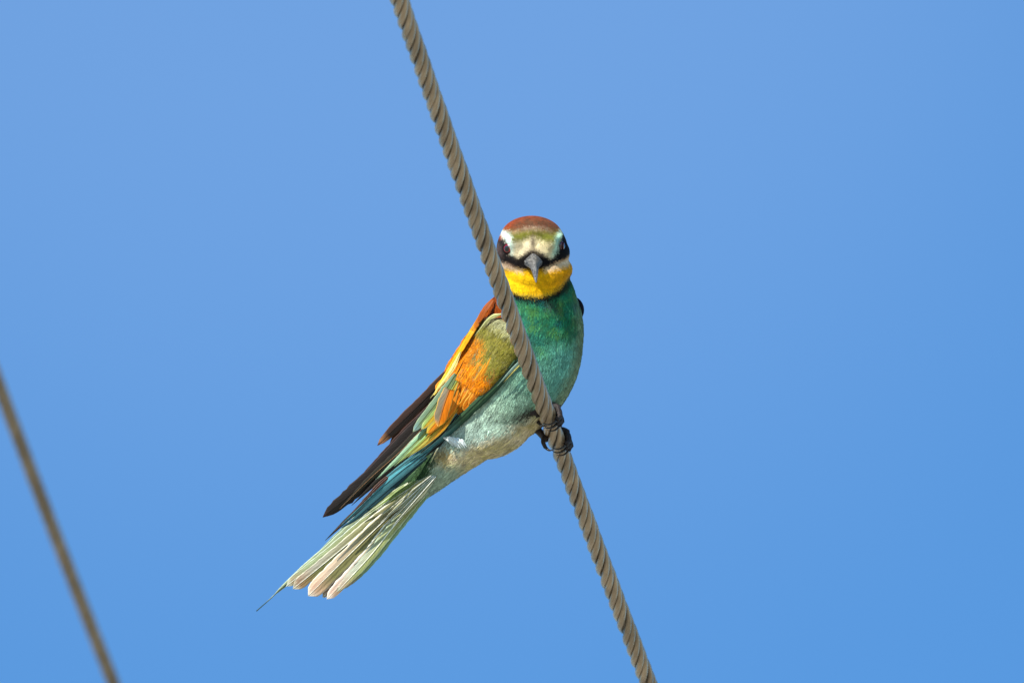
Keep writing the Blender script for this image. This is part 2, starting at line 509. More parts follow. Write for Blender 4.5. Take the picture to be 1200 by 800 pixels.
THROAT = [(578, 306), (600, 312), (614, 314.5), (627, 317), (640, 313), (655, 307), (672, 300), (677, 312), (667, 323), (654, 337), (643, 342.5), (628, 344.5), (610, 343), (594, 336), (580, 322)]
def body_colour(P):
    x, y, d = P[:, 0], P[:, 1], P[:, 2]
    n1, n2, n3 = cnoise(P, 26, 1), cnoise(P, 9, 2), cnoise(P, 4.5, 3)
    # breast to belly: saturated green fading to pale grey-turquoise down the body
    s = ((x - 640) * -.62 + (y - 350) * .78)[:, None]
    c = lerp(lin((28, 112, 74)), lin((60, 136, 108)), np.clip(s / 55, 0, 1))
    c = lerp(c, lin((126, 174, 150)), np.clip((s - 40) / 40, 0, 1))
    c = lerp(c, lin((166, 194, 168)), np.clip((s - 85) / 45, 0, 1))
    c = lerp(c, lin((176, 200, 184)), np.clip((s - 125) / 45, 0, 1))
    c = lerp(c, lin((86, 140, 60)), np.clip(n1 * .8 - .1, 0, .75) * np.clip(1 - (s - 40) / 60, 0, 1))
    c = lerp(c, lin((12, 84, 96)), np.clip(-n1 * .9 - .2, 0, .8) * np.clip(1 - (s - 50) / 60, 0, 1))
    c = lerp(c, lin((62, 62, 58)), mask(x, y, [(637, 349), (648, 352), (660, 360), (655, 362), (640, 358)], 5) * .75)
    c = lerp(c, lin((70, 84, 78)), np.clip(n2 * .6 - .15, 0, .5))
    c = lerp(c, lin((112, 178, 156)), mask(x, y, [(648, 400), (676, 395), (684, 430), (664, 470), (640, 480), (632, 450)], 16) * .75)
    c = lerp(c, lin((14, 62, 66)), mask(x, y, [(612, 392), (630, 384), (640, 392), (628, 408), (616, 412)], 9) * .6)
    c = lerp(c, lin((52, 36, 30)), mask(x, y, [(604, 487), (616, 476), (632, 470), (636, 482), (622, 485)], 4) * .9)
    c = c * (1 + .26 * cnoise(P * np.array([1, .28, 1]), 6, 4) * np.clip((y[:, None] - 345) / 10, 0, 1))
    # olive right margin of the breast
    c = lerp(c, lin((140, 152, 108)), mask(x, y, [(676, 345), (700, 345), (700, 480), (640, 485), (663, 445), (674, 415), (677, 385)], 9) * .85)
    # buff belly and vent
    belly = [(646, 470), (700, 470), (700, 600), (540, 600), (505, 552), (512, 530), (530, 522), (548, 524), (568, 512), (590, 506), (612, 494), (630, 484)]
    bc = lerp(lin((226, 208, 176)), lin((222, 208, 140)), np.clip(.5 + .5 * cnoise(P, 22, 5), 0, 1))
    bc = lerp(bc, lin((172, 150, 116)), np.clip(n2 * .5, 0, .5))
    c = lerp(c, bc, mask(x, y, belly, 7))
    c = lerp(c, lin((205, 196, 172)), mask(x, y, [(630, 482), (612, 490), (590, 502), (566, 508), (546, 519), (548, 524), (570, 514), (592, 508), (614, 496), (632, 487)], 4) * .6)
    vent = [(545, 560), (500, 610), (440, 640), (440, 560), (505, 540), (514, 535), (530, 541), (552, 544)]
    c = lerp(c, lin((158, 178, 154)), mask(x, y, vent, 10))
    c = lerp(c, lin((158, 132, 74)), mask(x, y, [(512, 518), (530, 520), (538, 530), (526, 538), (513, 532)], 8) * .8)
    # green rump under the wing tips
    rump = [(520, 506), (514, 520), (510, 548), (508, 558), (484, 564), (440, 590), (420, 580), (470, 530)]
    c = lerp(c, lin((50, 76, 44)), mask(x, y, rump, 5))
    # back (far side): chestnut mantle to golden
    edge = [(592, 335), (606, 368), (594, 384), (560, 400), (530, 460), (500, 500), (460, 560), (430, 540), (500, 400), (560, 330), (580, 320)]
    me_ = mask(x, y, edge, 5)
    bk = lerp(lin((142, 62, 2)), lin((226, 172, 20)), np.clip((y[:, None] - 368) / 30 + .15 * n2, 0, 1))
    c = lerp(c, bk, me_)
    farb = np.clip((d[:, None] - 22) / 14, 0, 1) * np.clip(1 - (x[:, None] - 655) / 20, 0, 1)
    c = lerp(c, lerp(lin((150, 66, 6)), lin((224, 172, 26)), np.clip((y[:, None] - 362) / 22, 0, 1)), farb * (y[:, None] > 330))
    # ---- head
    hd = np.clip((352 - y[:, None] + 2 * n3) / 6, 0, 1)
    h = lerp(lin((124, 50, 20)), lin((150, 64, 28)), .5 + .5 * n2)
    h = lerp(h, lin((84, 62, 42)), mask(x, y, [(596, 274), (604, 262), (616, 256), (640, 256), (654, 264), (657, 276), (640, 273), (620, 273)], 7) * np.clip(.8 + .25 * n3, 0, 1))
    h = lerp(h, lin((168, 148, 116)), mask(x, y, [(596, 278), (650, 278), (648, 304), (600, 304)], 4))
    # olive front, speckled pale upper edge
    h = lerp(h, lin((188, 160, 138)), mask(x, y, [(600, 274), (608, 271), (622, 268), (640, 269), (650, 275), (645, 282), (622, 276), (604, 280)], 3) * np.clip(.55 + .5 * n3, 0, 1))
    browL = [(588, 272), (600, 279), (606, 285), (613, 283), (622, 283), (623, 292), (617, 300), (606, 302), (600, 298), (594, 286)]
    browR = [(656, 271), (649, 279), (642, 287), (634, 284), (626, 283), (626, 292), (633, 299), (641, 303), (648, 301), (653, 290), (657, 280)]
    h = lerp(h, lin((246, 226, 184)), mask(x, y, browL, 4)); h = lerp(h, lin((243, 222, 172)), mask(x, y, browR, 4))
    h = lerp(h, lin((98, 100, 18)), mask(x, y, [(590, 272), (603, 274), (624, 272), (645, 273), (655, 272), (655, 280), (647, 288), (634, 287), (624, 280), (613, 288), (603, 285)], 6) * .95)
    h = lerp(h, lin((222, 246, 232)), mask(x, y, [(586, 270), (597, 275), (605, 288), (603, 301), (597, 291)], 4))
    h = lerp(h, lin((168, 222, 200)), mask(x, y, [(657, 269), (650, 280), (645, 292), (644, 303), (652, 298), (655, 286), (659, 276)], 4) * .8)
    h = lerp(h, lin((70, 60, 52)), mask(x, y, [(622.5, 279), (625.5, 279), (626, 293), (623, 293)], 2) * .8)
    h = lerp(h, lin((34, 28, 28)), mask(x, y, [(608, 303), (616, 299), (625, 296), (634, 299), (643, 304), (636, 316), (614, 316)], 2.5))
    # black mask
    maskL = [(570, 281), (586, 280), (592, 282), (596, 291), (600, 299), (609, 302), (617, 303), (622, 312), (612, 314), (600, 310), (588, 308), (570, 303)]
    maskR = [(675, 272), (660, 272), (656, 280), (653, 292), (646, 303), (633, 303), (627, 312), (637, 313), (650, 308), (663, 303), (680, 296)]
    h = lerp(h, lin((26, 21, 22)), mask(x, y, maskL, 2.5)); h = lerp(h, lin((13, 13, 17)), mask(x, y, maskR, 2.5))
    h = lerp(h, lin((92, 74, 70)), mask(x, y, [(570, 280), (586, 284), (590, 296), (592, 306), (570, 306)], 4) * np.clip(.7 + .3 * n3, 0, 1))  # grey-purple gloss on the left of the mask, painted into the colour
    # throat
    tc = lerp(lin((252, 196, 12)), lin((230, 158, 6)), np.clip((x[:, None] - 615) / 45, 0, 1))
    tc0 = lerp(tc, lin((226, 196, 150)), np.clip(1 - (sdist(x, y, THROAT)[:, None] - 1) / 6, 0, 1) * np.clip((321 - y[:, None] + .12 * abs(x[:, None] - 627)) / 10, 0, 1))
    dn = sdist(x, y, THROAT)
    th = mask(x, y, THROAT, 3)
    collar = np.clip((-dn[:, None] + 1) / 2, 0, 1) * np.clip((9.5 + dn[:, None] + 1.5 * n3) / 3.5, 0, 1) * (y[:, None] > 320) * np.clip(.95 - n2 * .15, 0, 1)
    c = lerp(c, h, hd * (1 - np.clip((y[:, None] - 318) / 5, 0, 1)))
    c = lerp(c, lin((12, 13, 10)), collar * np.clip((690 - x[:, None]) / 30, 0, 1))
    c = lerp(c, tc, th)
    c = lerp(c, lin((222, 200, 168)), mask(x, y, [(638, 313), (650, 308.5), (663, 303), (674, 297), (674, 305), (661, 311), (648, 315), (636, 317)], 3) * .9)
    c = lerp(c, lin((226, 200, 176)), mask(x, y, [(580, 306), (590, 307.5), (600, 310.5), (614, 315), (614, 318), (600, 315.5), (588, 313), (580, 312)], 3) * .9)
    back = np.clip((d[:, None] - 8) / 10, 0, 1) * np.clip((345 - y[:, None]) / 14, 0, 1)
    c = lerp(c, lin((150, 64, 28)), back)
    return c

ALB = 1.0
bodyc = body_colour(BV) * ALB * .8
body = mesh_obj("body", BV, TRI, M_SKIN, bird, col=bodyc)

# ---- direction the feathers lie in
stc = np.array(STA)[:, :3]
def flow(P):
    x, y, d = P[:, 0], P[:, 1], P[:, 2]
    dist = np.linalg.norm(P[:, None] - stc[None], axis=2)
    w = 1 / (dist + 4) ** 3; w /= w.sum(1)[:, None]
    T = np.gradient(stc, axis=0); T /= np.linalg.norm(T, axis=1)[:, None]
    f = w @ T
    hf = P - np.array([625, 300, -75.0]); hf /= np.linalg.norm(hf, axis=1)[:, None]
    t = np.clip((356 - y) / 40, 0, 1)[:, None]
    hf = hf + np.array([0, .25, 0]) * (y > 310)[:, None]
    f = f * (1 - t) + hf * t
    # breast feathers swirl outwards a little
    f[:, 0] += .18 * np.sin(P[:, 1] * .06 + P[:, 0] * .04) * (1 - t[:, 0])
    return f

def barbs(name, V, N, F, count, colfn, flowfn, length, width, lift, parent, keep=None, clump=0, lookup=1.4, off=0.0):
    a, b, c = V[F[:, 0]], V[F[:, 1]], V[F[:, 2]]
    ar = np.linalg.norm(np.cross(b - a, c - a), axis=1)
    dens = ar * (keep(a) if keep is not None else 1)
    k = RNG.choice(len(F), count, p=dens / dens.sum())
    u, v = RNG.random(count), RNG.random(count); q = u + v > 1; u[q], v[q] = 1 - u[q], 1 - v[q]
    P = a[k] + (b[k] - a[k]) * u[:, None] + (c[k] - a[k]) * v[:, None]
    n = N[F[k, 0]] * (1 - u - v)[:, None] + N[F[k, 1]] * u[:, None] + N[F[k, 2]] * v[:, None]
    n /= np.linalg.norm(n, axis=1)[:, None]
    f = flowfn(P) + .16 * cnoise(P, 14, 9) * np.cross(n, flowfn(P)) + RNG.normal(0, .07, (count, 3))
    shade = np.ones((count, 1)); ctip = np.zeros((count, 1))
    if clump:
        ci = RNG.choice(count, clump, replace=False)
        kd = KDTree(clump)
        for q_, ii in enumerate(ci): kd.insert(Vector(P[ii] + n[ii] * 0), q_)
        kd.balance()
        f0 = f / np.linalg.norm(f, axis=1)[:, None]
        near = np.array([kd.find(Vector(p))[1] for p in (P - f0 * 1.5)])
        cP, cf_ = P[ci][near], f0[ci][near]
        rel = P - cP; al = np.sum(rel * cf_, 1)[:, None]; sdv = np.cross(n, cf_); la = np.sum(rel * sdv, 1)[:, None]
        sz = length(P)[:, None] * .6
        f = f0 * .5 + cf_ * .5 + sdv * np.clip(la / sz, -1, 1) * .35 + sdv * RNG.normal(0, .10, clump)[near][:, None]
        al = np.clip(al / sz, -1, 1)
        shade = (1 + .12 * al + RNG.normal(0, .09, clump)[near][:, None]) * (1 - .14 * np.clip(abs(la) / sz, 0, 1))
        ctip = al
        tab = RNG.normal(0, 1, clump * 64)
        key = np.clip(((la[:, 0] + 32) / 1.25).astype(int), 0, 63)
        stk = tab[near * 64 + key][:, None]
        shade = shade * np.clip(1 + .16 * stk * np.where(P[:, 1] < 350, .32, 1.0)[:, None], .55, 1.6)
    f -= n * np.sum(f * n, 1)[:, None]; f /= np.linalg.norm(f, axis=1)[:, None]
    side = np.cross(n, f)
    side = side + n * RNG.normal(0, .15, (count, 1))
    L = (length(P) * RNG.uniform(.6, 1.25, count))[:, None]
    w = (width * RNG.uniform(.6, 1.4, count))[:, None]
    lf = lift * (RNG.uniform(.2, 1.3, count)[:, None] + .8 * np.clip(ctip, 0, 1))
    P = P + n * off
    c0 = P - n * .6
    c1 = P + f * L * .5 + n * (lf * L * .62)
    c2 = P + f * L + n * (lf * L * .75) - n * .012 * L ** 2
    pts = np.stack([c0 - side * w * .5, c0 + side * w * .5, c1 + side * w * .5, c1 - side * w * .5, c2], 1).reshape(-1, 3)
    base = np.arange(count)[:, None] * 5
    tr = np.concatenate([base + [0, 1, 2], base + [0, 2, 3], base + [3, 2, 4]], 1).reshape(-1, 3)
    jit = P - f * L * RNG.uniform(.1, .75, (count, 1))
    jit = jit + RNG.normal(0, 1, jit.shape) * np.where(P[:, 1] < 350, lookup * .6, lookup)[:, None]
    col = colfn(jit) * ALB * shade
    col = col * RNG.normal(1, .07, (count, 1))
    cc = np.stack([col * .94, col * .94, col, col, col * 1.03], 1).reshape(-1, 3)
    o = mesh_obj(name, pts, tr, M_PLUME, parent, col=cc)
    tag(o, kind="stuff")
    return o

def blen(P):
    return np.interp(P[:, 1], [255, 300, 345, 375, 440, 520, 600], [3.2, 3.0, 3.2, 8, 11, 11, 9])
def bkeep(P):
    e = np.minimum(np.hypot(P[:, 0] - 595.5, P[:, 1] - 291.5), np.hypot(P[:, 0] - 659, P[:, 1] - 288.5))
    return np.where(P[:, 1] < 350, 2.6, 1.0) * np.where(P[:, 2] > 25, .55, 1.0) * (e > 4.2)
barbs("plumage", BV, BN, TRI, 210000, body_colour, flow, blen, .75, .07, bird, bkeep, clump=2000)

# ------------------------------------------------------------------ feathers
def feather(name, path, width, colfn, parent, n=16, m=8, tip='round', camber=.12, thick=.35, twist=0.0, rach=.5, rachcol=None, asym=0.0, face=(0, 0, -1), base_w=.35, notch=.0, zip_=.03):
    """path: control points (x, y, d) base to tip; colfn(u, v) -> colours; a cambered vane with a raised shaft"""
    p = bez(path, n)
    T = np.gradient(p, axis=0); T /= np.linalg.norm(T, axis=1)[:, None]
    F = np.array(face, float)
    sd = np.cross(T, F); sd /= np.linalg.norm(sd, axis=1)[:, None]
    nr = np.cross(sd, T)
    if nr[0].dot(F) < 0: nr = -nr
    if twist:
        c_, s_ = math.cos(twist), math.sin(twist); sd, nr = sd * c_ + nr * s_, nr * c_ - sd * s_
    u = np.linspace(0, 1, n)
    if tip == 'round': prof = np.minimum(1, base_w + (1 - base_w) * np.clip(u / .35, 0, 1) ** .7) * np.clip(1 - np.clip((u - .72) / .28, 0, 1) ** 2.2, 0, 1) ** .55
    elif tip == 'streamer': prof = np.minimum(1, base_w + (1 - base_w) * np.clip(u / .3, 0, 1)) * (1 - .86 * np.clip((u - .5) / .22, 0, 1) ** .7)
    elif tip == 'blunt': prof = np.minimum(1, base_w + (1 - base_w) * np.clip(u / .4, 0, 1)) * np.clip(1 - np.clip((u - .88) / .12, 0, 1) ** 3, 0, 1) ** .45
    else: prof = np.minimum(1, base_w + (1 - base_w) * np.clip(u / .3, 0, 1)) * (1 - np.clip((u - .35) / .65, 0, 1) ** 1.3 * .95)
    prof = np.maximum(prof, .03)
    prof = prof * (1 + RNG.normal(0, zip_, n))
    v = np.linspace(-1, 1, 2 * m + 1)
    vs = np.where(v < 0, v * (1 - asym), v * (1 + asym))
    half = width / 2
    acr = prof[:, None] * vs[None] * half
    acr = acr * (1 + RNG.normal(0, zip_, acr.shape) * (abs(v)[None] > .9))
    # barbs at the rim reach further towards the tip
    along = (abs(v) ** 1.5)[None] * half * .25 * np.ones((n, 1))
    h = -camber * half * (v ** 2)[None] * prof[:, None] + RNG.normal(0, .05, acr.shape)
    P = p[:, None] + sd[:, None] * acr[..., None] + nr[:, None] * h[..., None] - T[:, None] * along[..., None] * prof[:, None, None]
    W = 2 * m + 1
    back = P - nr[:, None] * thick
    pts = np.concatenate([P.reshape(-1, 3), back.reshape(-1, 3)])
    i = np.arange(n - 1)[:, None] * W; j = np.arange(W - 1)[None]
    q = np.stack([i + j, i + j + 1, i + W + j + 1, i + W + j], -1).reshape(-1, 4)
    off = n * W
    fs = [tuple(a) for a in q.tolist()] + [tuple(a[::-1]) for a in (q + off).tolist()]
    for k in range(n - 1):
        a, b = k * W, (k + 1) * W; fs.append((a, b, b + off, a + off)); a, b = a + W - 1, b + W - 1; fs.append((b, a, a + off, b + off))
    for k in range(W - 1):
        a = (n - 1) * W + k; fs.append((a, a + 1, a + 1 + off, a + off)[::-1]); fs.append((k, k + 1, k + 1 + off, k + off))
    seglen = np.concatenate([[0], np.cumsum(np.linalg.norm(np.diff(p, axis=0), axis=1))])
    U, V2 = np.meshgrid(u, v, indexing='ij')
    col = colfn(U.ravel(), -V2.ravel())
    uv = np.stack([np.repeat(seglen, W), acr.ravel()], 1)
    cols = np.vstack([col, col * .8]); uvs = np.vstack([uv, uv])
    if rach > 0:
        rr = rach * np.linspace(1, .25, n)
        rp, rf = tube(p + nr * (.1 + rr[:, None] * .7), rr, 5)
        fs += [tuple(int(a) + len(pts) for a in f) for f in rf]
        rc = np.array(rachcol) if rachcol is not None else col.reshape(n, W, 3)[:, m] * .5
        rc = np.broadcast_to(rc, (n, 3)) if rc.ndim == 1 else rc
        cols = np.vstack([cols, np.repeat(rc, 5, axis=0)]); uvs = np.vstack([uvs, np.stack([np.repeat(seglen, 5), np.zeros(n * 5)], 1)])
        pts = np.vstack([pts, rp])
    return mesh_obj(name, pts, fs, M_FEATHER, parent, col=cols * ALB, uv=uvs)

def cf(base, tipc=None, edge=None, left=None, tipstart=.8, edgew=.75, basec=None, var=.06):
    """colour function: body colour, tip colour, rim colour, other vane colour"""
    base = lin(base); k = 1 + RNG.normal(0, var)
    def fn(u, v):
        c = np.broadcast_to(base * k, (len(u), 3)).copy()
        if left is not None: c = lerp(c, lin(left) * k, np.clip(-v * 4 + .3, 0, 1)[:, None])
        if tipc is not None: c = lerp(c, lin(tipc), np.clip((u - tipstart) / (1.001 - tipstart), 0, 1)[:, None])
        if edge is not None:
            e = np.maximum(np.clip((abs(v) - edgew) / (1 - edgew), 0, 1), np.clip((u - .95) / .05, 0, 1))
            c = lerp(c, lin(edge), e[:, None])
        if basec is not None: c = lerp(c, lin(basec), np.clip((.66 - u) / .14, 0, 1)[:, None])
        return c
    return fn

# ------------------------------------------------------------------ near wing: padded shield of the folded wing
WS = np.array([590.0, 385.0]); wv = np.array([-.57, .82]); vv = np.array([.82, .57])
A_ = [-7, -3, 3, 15, 40, 70, 100, 118, 128]
BL = [-8, -17, -24, -28.5, -29, -27.5, -22, -14, -4]
BR = [6, 14, 22, 29, 31, 27, 19, 12, 3]
def wxy(a, b): return WS + wv * a + vv * b if np.isscalar(a) else WS[None] + wv[None] * np.asarray(a)[:, None] + vv[None] * np.asarray(b)[:, None]
def wing_depth(x, y, q=None):
    r = np.stack([np.asarray(x, float) - WS[0], np.asarray(y, float) - WS[1]], -1)
    a = r @ wv; b = r @ vv
    l, rr = np.interp(a, A_, BL), np.interp(a, A_, BR)
    t = np.clip((b - (l + rr) / 2) / ((rr - l) / 2 + 1e-6), -1, 1)
    e = np.clip((a + 7) / 12, 0, 1) ** .5 * np.clip((140 - a) / 60, 0, 1) ** .5
    return surf(x, y) - 3 - 9 * np.sqrt(np.clip(1 - t ** 2, 0, 1)) * e

def wing_colour(P):
    x, y = P[:, 0], P[:, 1]
    r = np.stack([x - WS[0], y - WS[1]], 1); a = (r @ wv)[:, None]; b = (r @ vv)[:, None]
    n1, n2, n3 = cnoise(P, 30, 6), cnoise(P, 11, 7), cnoise(P, 5, 8)
    olive = lerp(lin((110, 108, 32)), lin((136, 124, 52)), .5 + .5 * n3)
    orange = lerp(lin((196, 102, 0)), lin((218, 128, 0)), .5 + .5 * n3)
    grey = lin((140, 134, 98))
    t = np.clip((a - 40 - b * .18 + 11 * n2) / 13, 0, 1)                # olive above, orange below
    t = np.maximum(t, np.clip((-b - 3 + 8 * n2) / 7, 0, 1) * np.clip((a - 16) / 10, 0, 1) * .85)
    c = lerp(olive, orange, t)
    c = lerp(c, grey, np.clip(n1 * n2 * .9 - .05, 0, .6))
    c = lerp(c, lin((178, 176, 132)), np.clip((-a + 2) / 10, 0, .8))
    c = lerp(c, lin((96, 92, 24)), np.clip((b - 20) / 14, 0, .75) * np.clip((a - 25) / 20, 0, 1) * np.clip((100 - a) / 20, 0, 1))
    return c

na, nb = 60, 32
aa = np.linspace(-7, 128, na)
front_pts = []
for a in aa:
    l, r_ = np.interp(a, A_, BL), np.interp(a, A_, BR)
    b = l + (r_ - l) * (.5 - .5 * np.cos(np.linspace(0, math.pi, nb)))
    xy = wxy(np.full(nb, a), b)
    front_pts.append(np.column_stack([xy, wing_depth(xy[:, 0], xy[:, 1])]))
front_pts = np.array(front_pts)
back_pts = front_pts.copy(); back_pts[:, 1:-1, 2] += 9; back_pts[:, 0, 2] += 3; back_pts[:, -1, 2] += 3
WV = np.concatenate([front_pts.reshape(-1, 3), back_pts.reshape(-1, 3)])
i = np.arange(na - 1)[:, None] * nb; j = np.arange(nb - 1)[None]
q = np.stack([i + j, i + j + 1, i + nb + j + 1, i + nb + j], -1).reshape(-1, 4)
wf = [tuple(a) for a in q.tolist()] + [tuple(a[::-1]) for a in (q + na * nb).tolist()]
o_ = na * nb
for k in range(na - 1):
    a, b = k * nb, (k + 1) * nb; wf.append((a, b, b + o_, a + o_)); a += nb - 1; b += nb - 1; wf.append((b, a, a + o_, b + o_))
for k in range(nb - 1):
    wf.append((k, k + 1, k + 1 + o_, k + o_)); a = (na - 1) * nb + k; wf.append((a + 1, a, a + o_, a + 1 + o_))
wing = mesh_obj("wing", WV, wf, M_SKIN, bird, col=wing_colour(WV) * ALB * .8)
wing["label"] = "near wing with olive shoulder and orange coverts"
WF = q[:, [0, 1, 2]]; WF = np.vstack([WF, q[:, [0, 2, 3]]])
FV = front_pts.reshape(-1, 3)
WN = vnormals(FV, WF)
if WN[:, 2].mean() > 0: WN = -WN
barbs("covert_plumage", FV, WN, WF, 15000, wing_colour, lambda P: np.tile(np.array([-.6, .8, 0]), (len(P), 1)) , lambda P: np.full(len(P), 5.0), .8, .14, wing)

# overlapping coverts, from the lowest row up to the shoulder
def covert(a, b, L, w, ang, lift, colr, edge, edgew=.6):
    p0 = wxy(a, b)
    dirv = np.array([wv[0] * math.cos(ang) - wv[1] * math.sin(ang), wv[0] * math.sin(ang) + wv[1] * math.cos(ang)])
    p1 = p0 + dirv * L * .5; p2 = p0 + dirv * L
    d0, d1, d2 = (float(wing_depth(*p)) for p in (p0, p1, p2))
    nx = Vector((0, 0, -1))
    # lean the vane with the surface it lies on
    e = 2.0
    gx = (float(wing_depth(p1[0] + e, p1[1])) - float(wing_depth(p1[0] - e, p1[1]))) / (2 * e)
    gy = (float(wing_depth(p1[0], p1[1] + e)) - float(wing_depth(p1[0], p1[1] - e))) / (2 * e)
    fc = np.array([gx, gy, -1.0]) + RNG.normal(0, .1, 3); fc /= np.linalg.norm(fc)
    c_ = colr
    ev_ = lerp(c_, lin(edge), .38)
    def fn(u, v):
        c = np.broadcast_to(c_, (len(u), 3)).copy()
        ed = np.maximum(np.clip((abs(v) - edgew) / (1 - edgew), 0, 1) * np.clip(u * 2 - .4, 0, 1), np.clip((u - .88) / .12, 0, 1))
        c = lerp(c, ev_, ed[:, None] * .8)
        return c
    feather("covert_feather", [(*p0, d0 - .6), (*p1, d1 - .8 - lift * .6), (*p2, d2 - 1.0 - lift)], w, fn, wing, n=9, m=4, tip='round', camber=.16, rach=.15, face=fc, thick=.3, base_w=.6)

row = 0
a = 84
while a > -4:
    t = (a + 4) / 88
    L = 11 + 8 * t; w = 7.2 + 2.4 * t
    l, r_ = np.interp(a, A_, BL) + 2, np.interp(a, A_, BR) - 2
    nn = max(3, int((r_ - l) / (w * .72)))
    for k in range(nn):
        b = l + (r_ - l) * (k + .5 * (row % 2) + .25) / nn + RNG.normal(0, .8)
        if b > r_: continue
        aj = a + RNG.normal(0, 1.8)
        p = np.array([[*wxy(aj + L * .5, b), -40.0]])
        c_ = wing_colour(p)[0] * RNG.normal(1, .09)
        edge = (235, 190, 70) if c_[0] > c_[1] * 1.7 else (176, 176, 120)
        covert(aj, b, L, w, RNG.normal(.05, .10), 0.5 + RNG.random() * .8, c_, edge)
    a -= 6.2 + 2.0 * t
    row += 1

barbs("covert_plumage", FV, WN, WF, 9000, wing_colour, lambda P: np.tile(np.array([-.6, .8, 0]), (len(P), 1)), lambda P: np.full(len(P), 8.0), .75, .045, wing, keep=lambda P: (((P[:, :2] - WS) @ wv) < 74) * 1.0, clump=200, off=2.9)
# greater coverts: long orange feathers with yellow rims fanning from the orange patch
for (bx, by, tx, ty, w, c1, ed) in [
    (548, 448, 523, 492, 9, (214, 124, 2), (244, 196, 70)), (556, 446, 530, 488, 9, (210, 116, 2), (238, 190, 74)),
    (563, 444, 537, 484, 9, (202, 114, 2), (236, 184, 70)), (570, 440, 545, 480, 9, (194, 104, 2), (228, 178, 70)),
    (577, 436, 552, 474, 9, (198, 108, 16), (220, 170, 66)), (583, 430, 560, 468, 9, (176, 104, 18), (205, 158, 66)),
    (589, 424, 568, 460, 9, (150, 106, 24), (180, 150, 70)), (594, 416, 576, 452, 8.5, (122, 106, 30), (160, 146, 76))]:
    bx -= 4; tx -= 3
    d0 = float(wing_depth(bx, by)) - 1.2; dm = float(wing_depth((bx + tx) / 2, (by + ty) / 2)) - 2.2; d1 = float(wing_depth(tx, ty)) - 2.4
    feather("greater_covert", [(bx, by, d0), ((bx + tx) / 2 + 2, (by + ty) / 2 + 1.5, dm), (tx, ty, d1)], w, cf(c1, edge=ed, edgew=.62), wing, n=16, m=5, tip='round', rach=.22, camber=.10)
# shorter row over them
for k in range(9):
    t = k / 8
    bx, by = 536 + 44 * t, 432 - 14 * t + RNG.normal(0, 2)
    tx, ty = bx - 17 - 4 * (1 - t), by + 29
    c1 = lerp(np.array((218, 126, 0.)), np.array((180, 108, 4.)), np.array(max(0, t - .5) * 2))
    d0 = float(wing_depth(bx, by)) - 1.6; d1 = float(wing_depth(tx, ty)) - 3.6
    feather("greater_covert", [(bx, by, d0), ((bx + tx) / 2 + 1.5, (by + ty) / 2 + 1, (d0 + d1) / 2 - 1), (tx, ty, d1)], 10, cf(c1, edge=(226, 152, 20), edgew=.7), wing, n=12, m=5, tip='round', rach=.2, camber=.10)
# the large grey and orange feather hanging over the tertials
feather("tertial", [(527, 456, -36), (520, 476, -38), (513.5, 499.5, -36)], 16.5, cf((220, 118, 0), left=(128, 116, 92), edge=(222, 170, 70), edgew=.86, tipc=(236, 150, 40), tipstart=.85), wing, n=22, m=7, tip='round', rach=.4, rachcol=lin((150, 96, 40)), camber=.12, base_w=.7)

# tertials and secondaries: pale green with yellow and orange centres
def F3(name, pts, w, fn, par=wing, **k): return feather(name, pts, w, fn, par, **k)
F3("tertial", [(534, 438, -26), (514, 468, -27), (484, 506, -24)], 11, cf((122, 142, 92), left=(116, 142, 112), edge=(166, 178, 136), edgew=.8, tipc=(112, 152, 160), tipstart=.85), n=22, tip='round', rach=.35)
F3("tertial", [(536, 446, -25), (520, 472, -27), (494, 503, -25)], 11, cf((196, 158, 44), left=(140, 164, 88), edge=(196, 206, 140), edgew=.7), n=22, tip='round', rach=.3)
F3("tertial", [(536, 455, -24), (524, 478, -26), (500, 508, -25)], 11, cf((224, 132, 22), left=(190, 160, 50), edge=(220, 180, 70), edgew=.78), n=22, tip='round', rach=.3)
F3("tertial", [(540, 460, -23), (526, 484, -25), (500, 512, -24)], 10, cf((226, 128, 14), edge=(222, 172, 50), edgew=.75), n=20, tip='point', rach=.3)
F3("secondary", [(524, 470, -18), (498, 506, -18), (443, 560, -16)], 10, cf((148, 158, 74), left=(128, 168, 128), edge=(168, 200, 160), edgew=.6, tipc=(132, 172, 140), tipstart=.5), n=26, tip='point', rach=.3)
F3("secondary", [(530, 474, -20), (506, 507, -20), (462, 546, -18)], 9, cf((190, 152, 40), left=(140, 156, 60), edge=(150, 190, 140), edgew=.62, tipc=(140, 160, 90), tipstart=.5), n=26, tip='point', rach=.3)
F3("secondary", [(536, 478, -22), (512, 508, -22), (478, 536, -20)], 8, cf((206, 138, 26), left=(176, 150, 46), edge=(190, 180, 80), edgew=.7, tipc=(150, 158, 80), tipstart=.5), n=22, tip='point', rach=.3)
F3("secondary", [(540, 480, -17), (514, 511, -17), (464, 554, -15)], 6, cf((24, 30, 28), left=(110, 158, 150), edge=(140, 184, 176), edgew=.7), n=24, tip='point', rach=.25)
F3("secondary", [(544, 482, -15), (518, 512, -14), (470, 556, -12)], 8, cf((20, 18, 20), edge=(96, 140, 140), edgew=.86), n=24, tip='point', rach=.25)
F3("secondary", [(530, 500, -10), (500, 528, -9), (454, 566, -7)], 13, cf((24, 20, 22), edge=(70, 90, 84), edgew=.9), n=24, tip='point', rach=.25)
F3("secondary", [(500, 500, -12), (474, 528, -12), (440, 562, -10)], 5, cf((150, 176, 140), edge=(176, 204, 176), edgew=.6), n=20, tip='point', rach=.25)

